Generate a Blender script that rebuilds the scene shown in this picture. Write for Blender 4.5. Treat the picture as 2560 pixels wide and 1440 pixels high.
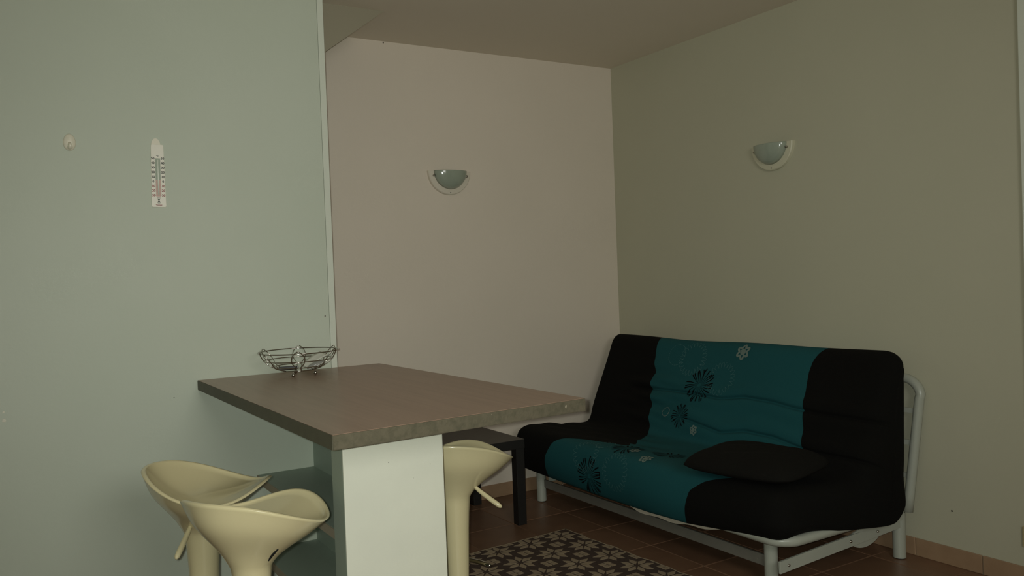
import bpy, bmesh, math, random
import numpy as np
from mathutils import Vector, Matrix
random.seed(7)
C = bpy.context.scene.collection
for o in list(bpy.data.objects):
    bpy.data.objects.remove(o)
S = bpy.context.scene
PI = math.pi

# ------------------------------------------------------------------ camera, world, lights, exposure
YAW, PITCH, ROLL = 0.5485859, -0.0171668, -0.0374878
FPX = 2100.7276
CAM = Vector((0, 0, 1.32))
fwd = Vector((math.sin(YAW) * math.cos(PITCH), math.cos(YAW) * math.cos(PITCH), math.sin(PITCH)))
r0 = Vector((math.cos(YAW), -math.sin(YAW), 0))
u0 = r0.cross(fwd)
right = math.cos(ROLL) * r0 + math.sin(ROLL) * u0
up = -math.sin(ROLL) * r0 + math.cos(ROLL) * u0
cd = bpy.data.cameras.new('camera')
cam = bpy.data.objects.new('camera', cd)
C.objects.link(cam)
cam.matrix_world = Matrix(((right.x, up.x, -fwd.x, CAM.x), (right.y, up.y, -fwd.y, CAM.y),
                           (right.z, up.z, -fwd.z, CAM.z), (0, 0, 0, 1)))
cd.sensor_width = 36
cd.lens = FPX / 2560 * 36
cd.clip_start = 0.05
S.camera = cam
S.view_settings.view_transform = 'Standard'
S.view_settings.look = 'None'
S.view_settings.exposure = -0.08
S.view_settings.gamma = 1
S.view_settings.use_curve_mapping = False
w = bpy.data.worlds.new('world')
S.world = w
w.use_nodes = True
w.node_tree.nodes['Background'].inputs[0].default_value = (0.75, 0.9, 0.85, 1)
w.node_tree.nodes['Background'].inputs[1].default_value = 0.3
# the small flash lamp of the picture: a spot next to the lens
ld = bpy.data.lights.new('flash', 'SPOT')
ld.energy = 140
ld.color = (0.95, 1.0, 0.91)
ld.spot_size = math.radians(98)
ld.spot_blend = 1.0
ld.shadow_soft_size = 0.012
fl = bpy.data.objects.new('flash', ld)
C.objects.link(fl)
fl.matrix_world = cam.matrix_world.copy()
fl.location = CAM - right * 0.028 + up * 0.012
# dim fill lamp added behind the camera, inside an added, unseen window
ad = bpy.data.lights.new('added_fill_lamp', 'AREA')
ad.shape = 'RECTANGLE'
ad.size, ad.size_y = 1.2, 0.95
ad.energy = 32
ad.color = (0.98, 0.955, 0.895)
al = bpy.data.objects.new('added_fill_lamp', ad)
C.objects.link(al)
al.location = (0.7, -1.22, 1.97)
al.rotation_euler = (math.radians(68), 0, 0)

# ------------------------------------------------------------------ helpers
def tag(o, label=None, cat=None, group=None, kind=None):
    if label: o['label'] = label
    if cat: o['category'] = cat
    if group: o['group'] = group
    if kind: o['kind'] = kind
    return o

def empty(name, loc=(0, 0, 0), rz=0, label=None, cat=None, group=None):
    o = bpy.data.objects.new(name, None)
    C.objects.link(o)
    o.location = loc
    o.rotation_euler = (0, 0, rz)
    o.empty_display_size = 0.1
    return tag(o, label, cat, group)

def mesh_obj(name, verts, faces, mat, parent=None, smooth=False):
    me = bpy.data.meshes.new(name)
    me.from_pydata([tuple(map(float, v)) for v in verts], [], [tuple(f) for f in faces])
    bm = bmesh.new(); bm.from_mesh(me)
    bmesh.ops.recalc_face_normals(bm, faces=bm.faces)
    bm.to_mesh(me); bm.free()
    if smooth:
        for p in me.polygons: p.use_smooth = True
    me.materials.append(mat)
    o = bpy.data.objects.new(name, me)
    C.objects.link(o)
    if parent: o.parent = parent
    return o

class MB:
    """collects geometry for one mesh object"""
    def __init__(s): s.v = []; s.f = []
    def add(s, v, f):
        n = len(s.v); s.v += [tuple(x) for x in v]; s.f += [tuple(i + n for i in q) for q in f]; return s
    def box(s, lo, hi):
        x0, y0, z0 = lo; x1, y1, z1 = hi
        return s.add([(x0,y0,z0),(x1,y0,z0),(x1,y1,z0),(x0,y1,z0),(x0,y0,z1),(x1,y0,z1),(x1,y1,z1),(x0,y1,z1)],
                     [(0,3,2,1),(4,5,6,7),(0,1,5,4),(1,2,6,5),(2,3,7,6),(3,0,4,7)])
    def prism(s, poly, z0, z1):
        n = len(poly)
        v = [(x, y, z0) for x, y in poly] + [(x, y, z1) for x, y in poly]
        f = [tuple(range(n))[::-1], tuple(range(n, 2 * n))] + [(i, (i+1) % n, n + (i+1) % n, n + i) for i in range(n)]
        return s.add(v, f)
    def tube(s, pts, rad, seg=10, closed=False, caps=True):
        P = [Vector(p) for p in pts]; n = len(P)
        rads = rad if hasattr(rad, '__len__') else [rad] * n
        v = []; f = []; N = None
        for i in range(n):
            a = P[(i - 1) % n] if (closed or i > 0) else P[i]
            b = P[(i + 1) % n] if (closed or i < n - 1) else P[i]
            T = (b - a).normalized()
            if N is None:
                N = T.orthogonal().normalized()
            else:
                N = (N - T * N.dot(T))
                N = N.normalized() if N.length > 1e-6 else T.orthogonal().normalized()
            B = T.cross(N)
            for k in range(seg):
                t = 2 * PI * k / seg
                v.append(P[i] + (N * math.cos(t) + B * math.sin(t)) * rads[i])
        m = n if closed else n - 1
        for i in range(m):
            j = (i + 1) % n
            for k in range(seg):
                l = (k + 1) % seg
                f.append((i*seg+k, i*seg+l, j*seg+l, j*seg+k))
        if not closed and caps:
            f.append(tuple(range(seg))[::-1]); f.append(tuple(range((n-1)*seg, n*seg)))
        return s.add(v, f)
    def lathe(s, prof, seg=32, c=(0, 0, 0)):
        v = []; f = []
        for r, z in prof:
            for k in range(seg):
                t = 2 * PI * k / seg
                v.append((c[0] + r * math.cos(t), c[1] + r * math.sin(t), c[2] + z))
        for i in range(len(prof) - 1):
            for k in range(seg):
                l = (k + 1) % seg
                f.append((i*seg+k, i*seg+l, (i+1)*seg+l, (i+1)*seg+k))
        f.append(tuple(range(seg))[::-1]); f.append(tuple(range((len(prof)-1)*seg, len(prof)*seg)))
        return s.add(v, f)
    def sphere(s, c, r, seg=14, rings=8, sc=(1, 1, 1)):
        v = [(c[0], c[1], c[2] - r * sc[2])]; f = []
        for i in range(1, rings):
            a = -PI/2 + PI * i / rings
            for k in range(seg):
                t = 2*PI*k/seg
                v.append((c[0]+r*sc[0]*math.cos(a)*math.cos(t), c[1]+r*sc[1]*math.cos(a)*math.sin(t), c[2]+r*sc[2]*math.sin(a)))
        v.append((c[0], c[1], c[2] + r * sc[2])); e = len(v) - 1
        for k in range(seg):
            l = (k+1) % seg
            f.append((0, 1+l, 1+k)); f.append((e, e-seg+k, e-seg+l))
        for i in range(rings-2):
            for k in range(seg):
                l = (k+1) % seg
                f.append((1+i*seg+k, 1+i*seg+l, 1+(i+1)*seg+l, 1+(i+1)*seg+k))
        return s.add(v, f)
    def build(s, name, mat, parent=None, smooth=False, bevel=0, segs=2):
        o = mesh_obj(name, s.v, s.f, mat, parent, smooth)
        if bevel:
            bm = bmesh.new(); bm.from_mesh(o.data)
            ed = [e for e in bm.edges if len(e.link_faces) == 2 and e.calc_face_angle(0) > 0.6]
            bmesh.ops.bevel(bm, geom=ed, offset=bevel, segments=segs, profile=0.6, affect='EDGES', clamp_overlap=True)
            bm.to_mesh(o.data); bm.free()
        return o

def arc(c, r, a0, a1, n, plane='xy', z=0):
    out = []
    for i in range(n + 1):
        t = a0 + (a1 - a0) * i / n
        x, y = c[0] + r * math.cos(t), c[1] + r * math.sin(t)
        out.append({'xy': (x, y, z), 'xz': (x, z, y), 'yz': (z, x, y)}[plane])
    return out

# ------------------------------------------------------------------ materials
def mat(name, col, rough=0.6, metal=0.0, noise=None, bump=None, spec=0.5, trans=0.0, coat=0.0):
    """noise=(scale, second colour, low, high)  bump=(scale, strength, distance)"""
    m = bpy.data.materials.new(name); m.use_nodes = True
    nt = m.node_tree; b = nt.nodes['Principled BSDF']
    b.inputs['Base Color'].default_value = (*col, 1)
    b.inputs['Roughness'].default_value = rough
    b.inputs['Metallic'].default_value = metal
    b.inputs['Specular IOR Level'].default_value = spec
    b.inputs['Transmission Weight'].default_value = trans
    b.inputs['Coat Weight'].default_value = coat
    b.inputs['Coat Roughness'].default_value = 0.08
    tc = nt.nodes.new('ShaderNodeTexCoord')
    if noise:
        n = nt.nodes.new('ShaderNodeTexNoise'); n.inputs['Scale'].default_value = noise[0]
        n.inputs['Detail'].default_value = 6
        nt.links.new(tc.outputs['Object'], n.inputs['Vector'])
        r = nt.nodes.new('ShaderNodeValToRGB')
        r.color_ramp.elements[0].position = noise[2]; r.color_ramp.elements[1].position = noise[3]
        r.color_ramp.elements[0].color = (*col, 1); r.color_ramp.elements[1].color = (*noise[1], 1)
        nt.links.new(n.outputs['Fac'], r.inputs['Fac']); nt.links.new(r.outputs['Color'], b.inputs['Base Color'])
    if bump:
        n2 = nt.nodes.new('ShaderNodeTexNoise'); n2.inputs['Scale'].default_value = bump[0]
        n2.inputs['Detail'].default_value = 4
        nt.links.new(tc.outputs['Object'], n2.inputs['Vector'])
        bp = nt.nodes.new('ShaderNodeBump'); bp.inputs['Strength'].default_value = bump[1]
        bp.inputs['Distance'].default_value = bump[2]
        nt.links.new(n2.outputs['Fac'], bp.inputs['Height']); nt.links.new(bp.outputs['Normal'], b.inputs['Normal'])
    return m

M = {}
M['wall_green'] = mat('paint_pale_green', (0.575, 0.63, 0.525), 0.55, noise=(2.0, (0.60, 0.65, 0.55), .3, .7), bump=(60, .08, .004))
M['wall_pink'] = mat('paint_pinkish', (0.76, 0.68, 0.575), 0.7, noise=(1.6, (0.79, 0.705, 0.60), .3, .7), bump=(60, .08, .004))
M['wall_olive'] = mat('paint_olive_beige', (0.515, 0.505, 0.38), 0.7, noise=(1.6, (0.535, 0.52, 0.395), .3, .7), bump=(60, .08, .004))
M['ceiling'] = mat('paint_ceiling', (0.74, 0.665, 0.55), 0.8, noise=(1.2, (0.77, 0.69, 0.575), .3, .7))
M['soffit'] = mat('soffit_shade_tone', (0.31, 0.285, 0.205), 0.8, noise=(1.2, (0.33, 0.30, 0.22), .3, .7))  # ceiling-like shade put into the colour, since the face is lit head-on
M['trim'] = mat('paint_trim', (0.72, 0.76, 0.66), 0.5)
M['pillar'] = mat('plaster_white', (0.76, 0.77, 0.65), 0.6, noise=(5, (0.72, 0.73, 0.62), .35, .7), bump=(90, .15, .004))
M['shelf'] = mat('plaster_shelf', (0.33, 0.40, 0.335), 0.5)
M['shelf_edge'] = mat('raw_shelf_edge', (0.40, 0.35, 0.26), 0.6)
M['grout'] = mat('grout', (0.26, 0.185, 0.12), 0.9, noise=(30, (0.2, .14, .09), .3, .7))
M['plinth'] = mat('plinth_tile', (0.38, 0.25, 0.15), 0.5, noise=(14, (0.32, 0.205, 0.12), .3, .75))
tile_mats = [mat('terracotta_tile', (0.20 * k, 0.108 * k, 0.063 * k), 0.38, noise=(9, (0.25 * k, 0.138 * k, 0.08 * k), .3, .75)) for k in (0.77, 0.85, 0.93)]
M['chip'] = mat('raw_chipboard', (0.125, 0.108, 0.070), 0.85, noise=(55, (0.085, 0.078, 0.048), .4, .75), bump=(160, .5, .003))
M['band'] = mat('dark_edge_band', (0.085, 0.08, 0.05), 0.6, noise=(20, (0.10, 0.095, 0.06), .3, .7))
M['scar'] = mat('chipped_laminate', (0.34, 0.30, 0.22), 0.8)
M['cream'] = mat('cream_gloss_plastic', (0.74, 0.66, 0.40), 0.22, noise=(3, (0.71, 0.63, 0.38), .3, .7), coat=0.4)
M['slot'] = mat('slot_black', (0.004, 0.004, 0.004), 0.8)
M['chrome'] = mat('chrome', (0.42, 0.40, 0.36), 0.12, 1.0)
M['white_metal'] = mat('white_lacquered_metal', (0.42, 0.44, 0.375), 0.3, noise=(8, (0.39, .41, .35), .3, .7))
M['grey_metal'] = mat('grey_metal_rail', (0.20, 0.19, 0.16), 0.45, noise=(10, (0.16, .155, .13), .3, .7))
M['black_fabric'] = mat('black_cotton', (0.0038, 0.0037, 0.0031), 0.95, noise=(300, (0.005, .005, .0042), .3, .7), bump=(500, .3, .002), spec=0.15)
M['pillow_fabric'] = mat('black_cushion_cotton', (0.006, 0.0058, 0.0048), 0.95, noise=(250, (0.008, .0075, .006), .3, .7), bump=(500, .3, .002), spec=0.15)
M['teal_fabric'] = mat('teal_cotton', (0.0105, 0.080, 0.090), 0.9, noise=(260, (0.012, .088, .099), .3, .7), bump=(500, .25, .002), spec=0.2)
M['print_black'] = mat('print_black', (0.003, 0.003, 0.003), 0.9, spec=0.1)
M['print_pale'] = mat('print_pale_thread', (0.085, 0.20, 0.20), 0.8, spec=0.2)
M['print_white'] = mat('print_white', (0.16, 0.22, 0.195), 0.8, spec=0.2)
M['ticking'] = mat('white_ticking', (0.62, 0.56, 0.44), 0.9, noise=(20, (0.55, .5, .4), .3, .7))
M['black_wood'] = mat('black_lacquer_foil', (0.045, 0.038, 0.032), 0.42, noise=(40, (0.055, .046, .04), .3, .7))
M['black_side'] = mat('black_lacquer_side', (0.012, 0.011, 0.010), 0.5)
M['lamp_white'] = mat('lamp_white_metal', (0.74, 0.68, 0.57), 0.4)
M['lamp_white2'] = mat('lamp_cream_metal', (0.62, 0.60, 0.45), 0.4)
M['frosted'] = mat('frosted_glass', (0.44, 0.50, 0.41), 0.16, trans=0.25, coat=0.3)
M['plastic_white'] = mat('white_plastic', (0.88, 0.85, 0.74), 0.3)
M['hook_white'] = mat('ivory_plastic', (0.84, 0.80, 0.66), 0.25, coat=0.3)
M['ink'] = mat('black_ink', (0.03, 0.04, 0.03), 0.6)
M['ink_red'] = mat('red_ink', (0.32, 0.06, 0.06), 0.6)
M['ink_green'] = mat('green_print', (0.38, 0.44, 0.35), 0.5)
M['ink_pink'] = mat('pink_print', (0.66, 0.46, 0.40), 0.5)
M['glass_tube'] = mat('thermometer_glass', (0.86, 0.92, 0.82), 0.1, coat=0.5)
M['paper'] = mat('white_paper', (0.78, 0.78, 0.72), 0.7)
M['dull_grey'] = mat('grey_plastic', (0.30, 0.30, 0.28), 0.2)
M['black_plastic'] = mat('black_plastic', (0.01, 0.01, 0.012), 0.35)
M['rug_fringe'] = mat('rug_edge_binding', (0.26, 0.20, 0.13), 0.95)
M['glass'] = mat('added_window_glass', (0.9, 0.95, 0.92), 0.02, trans=1.0)
M['door'] = mat('painted_door', (0.60, 0.60, 0.50), 0.5)

# laminate with a faint long grain
def laminate():
    m = mat('oak_laminate', (0.20, 0.142, 0.10), 0.33)
    nt = m.node_tree; b = nt.nodes['Principled BSDF']
    tc = nt.nodes.new('ShaderNodeTexCoord'); mp = nt.nodes.new('ShaderNodeMapping')
    mp.inputs['Scale'].default_value = (26, 1.3, 1)
    n = nt.nodes.new('ShaderNodeTexNoise'); n.inputs['Scale'].default_value = 1.6; n.inputs['Detail'].default_value = 8
    n.inputs['Distortion'].default_value = 0.6
    r = nt.nodes.new('ShaderNodeValToRGB')
    r.color_ramp.elements[0].position = .3; r.color_ramp.elements[1].position = .72
    r.color_ramp.elements[0].color = (0.31, 0.20, 0.14, 1); r.color_ramp.elements[1].color = (0.375, 0.25, 0.18, 1)
    nt.links.new(tc.outputs['Object'], mp.inputs['Vector']); nt.links.new(mp.outputs[0], n.inputs['Vector'])
    nt.links.new(n.outputs['Fac'], r.inputs['Fac']); nt.links.new(r.outputs[0], b.inputs['Base Color'])
    return m
M['laminate'] = laminate()
M['rug_dark'] = mat('rug_dark_wool', (0.085, 0.060, 0.049), 0.95, noise=(90, (0.065, .047, .038), .3, .7), bump=(300, .5, .003), spec=0.1)
M['rug_light'] = mat('rug_beige_wool', (0.36, 0.285, 0.195), 0.95, noise=(120, (0.30, .235, .16), .3, .7), bump=(300, .5, .003), spec=0.1)

# ------------------------------------------------------------------ room shell
X0, XR, YF, YB, ZC = -1.7, 3.44, -1.3, 4.304, 2.622
YP = 3.72      # front face of the partition
T = 0.12
st = lambda o: tag(o, kind='structure')
floor = st(MB().box((X0 - T, YF - T, -0.12), (XR + T, YB + T, -0.004)).build('floor', M['grout']))
gx, gy, px_, py_ = 2.604, 3.791, 0.338, 0.3553
J = 0.0028
tile_cache = {}
def tile(x0, x1, y0, y1, k):
    x0, x1, y0, y1 = max(x0, X0), min(x1, XR), max(y0, YF), min(y1, YB)
    if x1 - x0 < .02 or y1 - y0 < .02: return
    w_, h_ = x1 - x0 - 2 * J, y1 - y0 - 2 * J
    key = (round(w_, 4), round(h_, 4), k)
    if key not in tile_cache:
        o = MB().box((-w_/2, -h_/2, -0.006), (w_/2, h_/2, 0)).build('tile', tile_mats[k], bevel=0.0015, segs=1)
        tile_cache[key] = o.data
    else:
        o = bpy.data.objects.new('tile', tile_cache[key]); C.objects.link(o)
    o.parent = floor
    o.location = ((x0 + x1) / 2, (y0 + y1) / 2, random.uniform(-.0006, 0))
for i in range(-14, 4):
    for j in range(-16, 3):
        tile(gx + i * px_, gx + (i + 1) * px_, gy + j * py_, gy + (j + 1) * py_, random.randrange(3))

st(MB().box((X0 - T, YB, -0.004), (XR + T, YB + T, ZC + T)).build('wall_back', M['wall_pink']))
st(MB().box((XR, YF - T, -0.004), (XR + T, YB, ZC + T)).build('wall_right', M['wall_olive']))
st(MB().box((X0 - T, YF - T, -0.004), (X0, YB, ZC + T)).build('wall_left', M['wall_green']))
# wall behind the camera, with a window opening added for the fill light
wf = MB()
wx0, wx1, wz0, wz1 = 0.05, 1.35, 1.45, 2.50
wf.box((X0, YF - T, -0.004), (wx0, YF, ZC)); wf.box((wx1, YF - T, -0.004), (XR, YF, ZC))
wf.box((wx0, YF - T, -0.004), (wx1, YF, wz0)); wf.box((wx0, YF - T, wz1), (wx1, YF, ZC))
st(wf.build('wall_front', M['wall_green']))
WC = (wx0 + wx1) / 2
win = st(empty('added_window_1', (WC, YF - T / 2, wz0)))  # unseen window, added to go with the fill lamp
wx0, wx1 = wx0 - WC, wx1 - WC
fr = MB()
h_ = wz1 - wz0
for a, b in (((wx0, -.03, 0), (wx0 + .06, .03, h_)), ((wx1 - .06, -.03, 0), (wx1, .03, h_)), ((wx0, -.03, 0), (wx1, .03, .06)),
             ((wx0, -.03, h_ - .06), (wx1, .03, h_)), ((-.04, -.03, 0), (.04, .03, h_))):
    fr.box(a, b)
fr.build('added_window_frame', M['trim'], win)
for sx in (-1, 1):
    MB().box((min(sx*.04, sx*.59), -.006, .06), (max(sx*.04, sx*.59), .006, h_ - .06)).build('pane', M['glass'], win)
# flat ceiling and the sloping soffit over the niche
XC, sl, XE = 1.651, 0.735, 1.317
cb = MB()
cb.box((X0 - T, YF - T, ZC), (XR + T, YP + 0.075, ZC + T))
cb.box((XC, YP + 0.075, ZC), (XR + T, YB + T, ZC + T))
st(cb.build('ceiling', M['ceiling']))
# sloping underside of a stair over the niche behind the partition; its front face has shade put into the colour
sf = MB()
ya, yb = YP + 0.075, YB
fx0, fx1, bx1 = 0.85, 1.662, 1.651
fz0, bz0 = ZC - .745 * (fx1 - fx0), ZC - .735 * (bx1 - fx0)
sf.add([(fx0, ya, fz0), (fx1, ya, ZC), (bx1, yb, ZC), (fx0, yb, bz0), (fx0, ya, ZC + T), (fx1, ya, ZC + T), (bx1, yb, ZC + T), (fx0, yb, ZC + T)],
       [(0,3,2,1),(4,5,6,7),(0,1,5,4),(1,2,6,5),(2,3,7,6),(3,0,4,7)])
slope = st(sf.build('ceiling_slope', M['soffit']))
# thin board on the ceiling in front of it, whose edge is the faint crease
MB().box((XE + .002, 2.2, ZC - .008), (1.662, YP + 0.075, ZC + .01)).build('ceiling_board', M['ceiling'], slope)
# partition with its end trim strip
part = st(MB().box((X0, YP, -0.004), (XE - 0.030, YP + 0.07, ZC)).build('wall_partition', M['wall_green']))
st(MB().box((XE - 0.0285, YP - 0.0025, 0.0), (XE, YP + 0.072, ZC)).build('trim_1', M['trim'], bevel=0.0015, segs=1))
st(MB().box((0.80, YP + 0.07, -0.004), (0.88, YB, ZC)).build('wall_niche', M['wall_pink']))
# tile baseboards: every plinth tile a piece
def baseboard(name, along, fixed, a0, a1, joint, step, h):
    root = st(empty(name, (0, 0, 0)))
    k0 = math.floor((a0 - joint) / step)
    t = joint + k0 * step
    while t < a1:
        p, q = max(t, a0) + .0018, min(t + step, a1) - .0018
        if q - p > .01:
            if along == 'x':
                MB().box((p, fixed - .009, 0), (q, fixed - .0004, h)).build('plinth_tile', M['plinth'], root, bevel=.0018, segs=1)
            else:
                MB().box((fixed - .009, p, 0), (fixed - .0004, q, h)).build('plinth_tile', M['plinth'], root, bevel=.0018, segs=1)
        t += step
baseboard('baseboard_back', 'x', YB, 0.885, XR - .011, 2.604, .338, .0785)
baseboard('baseboard_right', 'y', XR, 1.77, YB - .001, 1.960, .298, .0785)
# door casing at the end of the right wall
dr = st(empty('door_1', (XR, 0, 0)))
dc = MB()
dc.box((-.022, 1.685, 0), (-.001, 1.757, 2.60)); dc.box((-.022, .80, 0), (-.001, .872, 2.60)); dc.box((-.022, .872, 2.10), (-.001, 1.685, 2.17))
dc.build('door_frame', M['trim'], dr, bevel=.003)
MB().box((-.012, .876, .006), (-.001, 1.681, 2.096)).build('door_leaf', M['door'], dr)
hd = MB().tube([(-.012, 1.61, 1.02), (-.055, 1.61, 1.02), (-.06, 1.60, 1.02), (-.06, 1.50, 1.02)], .008, 8).build('door_handle', M['chrome'], dr, smooth=True)
# socket plate just inside the frame edge
so = empty('wall_socket', (XR, 1.757, .20), 0, 'dull ivory wall socket low on the olive wall by the door casing', 'socket')

# small scuffs and specks on the painted surfaces
M['scuff'] = mat('scuffed_plaster', (0.82, 0.80, 0.68), 0.8)
M['speck'] = mat('dark_speck', (0.10, 0.085, 0.06), 0.8)
def speck(parent, c, r, m_, axis='y'):
    n = 9; V = []
    for dd in (.0008, -.0004):
        for i in range(n):
            a_ = 2 * PI * i / n; q = r * random.uniform(.6, 1.2)
            V.append((c[0] + q * math.cos(a_), c[1] - dd, c[2] + q * math.sin(a_)) if axis == 'y' else (c[0] - dd, c[1] + q * math.cos(a_), c[2] + q * math.sin(a_)))
    mesh_obj('paint_chip', V, [tuple(range(n)), tuple(range(n, 2*n))] + [(i, (i+1) % n, n+(i+1) % n, n+i) for i in range(n)], m_, parent)
speck(part, (-.001, YP, .835), .0075, M['scuff']); speck(part, (-.001, YP, .868), .004, M['scuff'])
speck(part, (.606, YP, .857), .0022, M['speck']); speck(part, (1.268, YP, 1.158), .0035, M['speck'])
speck(bpy.data.objects['wall_right'], (XR, 2.09, .235), .0045, M['speck'], 'x')
speck(bpy.data.objects['wall_back'], (1.86, YB, 2.615), .005, M['speck'])

# ------------------------------------------------------------------ breakfast bar
TOPZ, TH = 0.92, 0.041
poly = [(0.722, 2.096), (1.562, 2.137), (1.523, 3.7175), (0.7025, 3.7175)]
wt = empty('worktop', (1.1, 2.9, TOPZ - TH), 0, 'brown oak laminate worktop of the breakfast bar with a raw chipboard front edge', 'worktop')
loc = lambda p: (p[0] - 1.1, p[1] - 2.9)
core = MB().prism([loc(p) for p in poly], 0.0, TH - 0.0012).build('core', M['chip'], wt, bevel=.003)
lam = [loc(p) for p in [(0.7225, 2.0985), (1.5605, 2.1395), (1.5215, 3.717), (0.703, 3.717)]]
MB().prism(lam, TH - 0.0011, TH).build('laminate_top', M['laminate'], wt)
# dark band along the long side facing the stools
bd = [(0.7205, 2.0985), (0.7222, 2.0985), (0.7027, 3.717), (0.7010, 3.717)]
tag(MB().prism([loc(p) for p in bd], 0.0005, TH - .0013).build('edge_band', M['band'], wt), 'dark worn band along the long left edge')
# chips in the front edge
def chip(xc, zc, s):
    y = 2.096 + (xc - .722) * (.041 / .84) - .0006
    pts = []
    n = 9
    for i in range(n):
        a = 2 * PI * i / n; r = s * random.uniform(.45, 1.15)
        pts.append((xc - 1.1 + r * math.cos(a) * .7, y - 2.9 - .0002, zc + r * math.sin(a)))
    back = [(p[0], p[1] + .002, p[2]) for p in pts]
    f = [tuple(range(n))] + [(i, (i+1) % n, n + (i+1) % n, n + i) for i in range(n)]
    mesh_obj('chip', pts + back, f, M['scar'], wt)
chip(1.482, .022, .0065); chip(1.53, .026, .0014); chip(1.445, .035, .0018); chip(1.21, .034, .0014)

bar = empty('shelf_unit', (0, 0, 0), 0, 'white plastered pillar and open shelves standing under the worktop', 'shelf unit')
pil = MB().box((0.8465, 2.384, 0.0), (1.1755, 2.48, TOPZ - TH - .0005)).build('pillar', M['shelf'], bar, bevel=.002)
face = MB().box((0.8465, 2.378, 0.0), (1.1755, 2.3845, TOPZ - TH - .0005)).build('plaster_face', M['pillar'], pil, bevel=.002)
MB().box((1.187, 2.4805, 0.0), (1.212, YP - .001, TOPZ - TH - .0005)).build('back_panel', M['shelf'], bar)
for sx, sz in ((.99, .76), (1.085, .76), (1.13, .735), (1.07, .70)):
    speck(pil, (sx, 2.378, sz), .0009, M['speck'])
for z in (0.482, 0.150):
    b_ = MB().box((0.935, 2.4805, z - .034), (1.1865, YP - .001, z)).build('shelf', M['shelf'], bar)
    MB().box((0.931, 2.4805, z - .033), (0.935, YP - .001, z - .001)).build('raw_edge', M['shelf_edge'], b_)

# ------------------------------------------------------------------ stools
SH = [0.2064, -0.0276, -0.0070, 0.0021, 0.0030, 0.0414, 0.0193, -0.0129, 0.0022]
def rim_r(f): return SH[0] + SH[1]*math.cos(f) + SH[2]*math.cos(2*f) + SH[3]*math.cos(3*f) + SH[4]*math.cos(4*f)
def rim_z(f): return SH[5]*math.cos(f) + SH[6]*math.cos(2*f) + SH[7]*math.cos(3*f) + SH[8]*math.cos(4*f)
ZN = -0.17; RN = 0.057
gb = np.array([(0, 1), (.34, .82), (.5, .60), (.69, .32), (.86, .11), (1, 0)])
gs = np.array([(0, 1), (.15, .83), (.36, .56), (.54, .33), (.75, .12), (.88, .04), (1, 0)])
def outer(f, u):
    wgt = 0.5 + 0.5 * math.cos(f)
    g = wgt * np.interp(u, gb[:, 0], gb[:, 1]) + (1 - wgt) * np.interp(u, gs[:, 0], gs[:, 1])
    r = RN + (rim_r(f) - RN) * g
    z = rim_z(f) + (ZN - rim_z(f)) * u
    return r, z
def column_r(z):  # below the neck, z relative to the seat reference
    return float(np.interp(z, [-.60, -.47, -.29, -.23, -.19, -.17], [.0385, .041, .0475, .051, .0545, RN]))
def build_seat():
    NF = 72; v = []; f = []
    rows = []
    # inner bowl, centre outwards
    ins = [i / 12 for i in range(1, 13)]
    def inner(fi, q):
        R = rim_r(fi) - .016
        zr = rim_z(fi) - .002
        zc = -0.062
        e = q ** 2.3
        # the saddle of the rim is felt all the way into the bowl
        return R * q, zc + (zr - zc) * e + 0.010 * math.cos(2 * fi) * q * q * (1 - q)
    for q in ins: rows.append([inner(2*PI*k/NF, q) for k in range(NF)])
    # rounded rim lip
    for a in (.84, .67, .5, .33, .16):
        t = PI - a * PI
        rows.append([(rim_r(2*PI*k/NF) - .008 - .008 * math.cos(t), rim_z(2*PI*k/NF) - .002 + .0065 * math.sin(t)) for k in range(NF)])
    us = [0.0, .04, .09, .15, .22, .3, .38, .46, .54, .62, .7, .78, .86, .93, 1.0]
    raw = [[outer(2*PI*k/NF, u) for k in range(NF)] for u in us]
    # smooth the flare along its length
    for _ in range(2):
        new = [r[:] for r in raw]
        for i in range(1, len(raw) - 1):
            for k in range(NF):
                new[i][k] = (.25*raw[i-1][k][0] + .5*raw[i][k][0] + .25*raw[i+1][k][0], raw[i][k][1])
        raw = new
    rows += raw
    for z in (-.19, -.21, -.23, -.26, -.29, -.35, -.41, -.47, -.53):
        rows.append([(column_r(z), z)] * NF)
    for row in rows:
        for k in range(NF):
            a = 2*PI*k/NF
            v.append((row[k][0]*math.cos(a), row[k][0]*math.sin(a), row[k][1]))
    c = len(v); v.append((0, 0, -0.062)); 
    for k in range(NF):
        f.append((c, k, (k+1) % NF))
    for i in range(len(rows) - 1):
        for k in range(NF):
            l = (k+1) % NF
            f.append((i*NF+k, (i+1)*NF+k, (i+1)*NF+l, i*NF+l))
    f.append(tuple((len(rows)-1)*NF + k for k in range(NF)))
    return v, f
seat_v, seat_f = build_seat()
seat_mesh = None
LEV = 1.45
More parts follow.
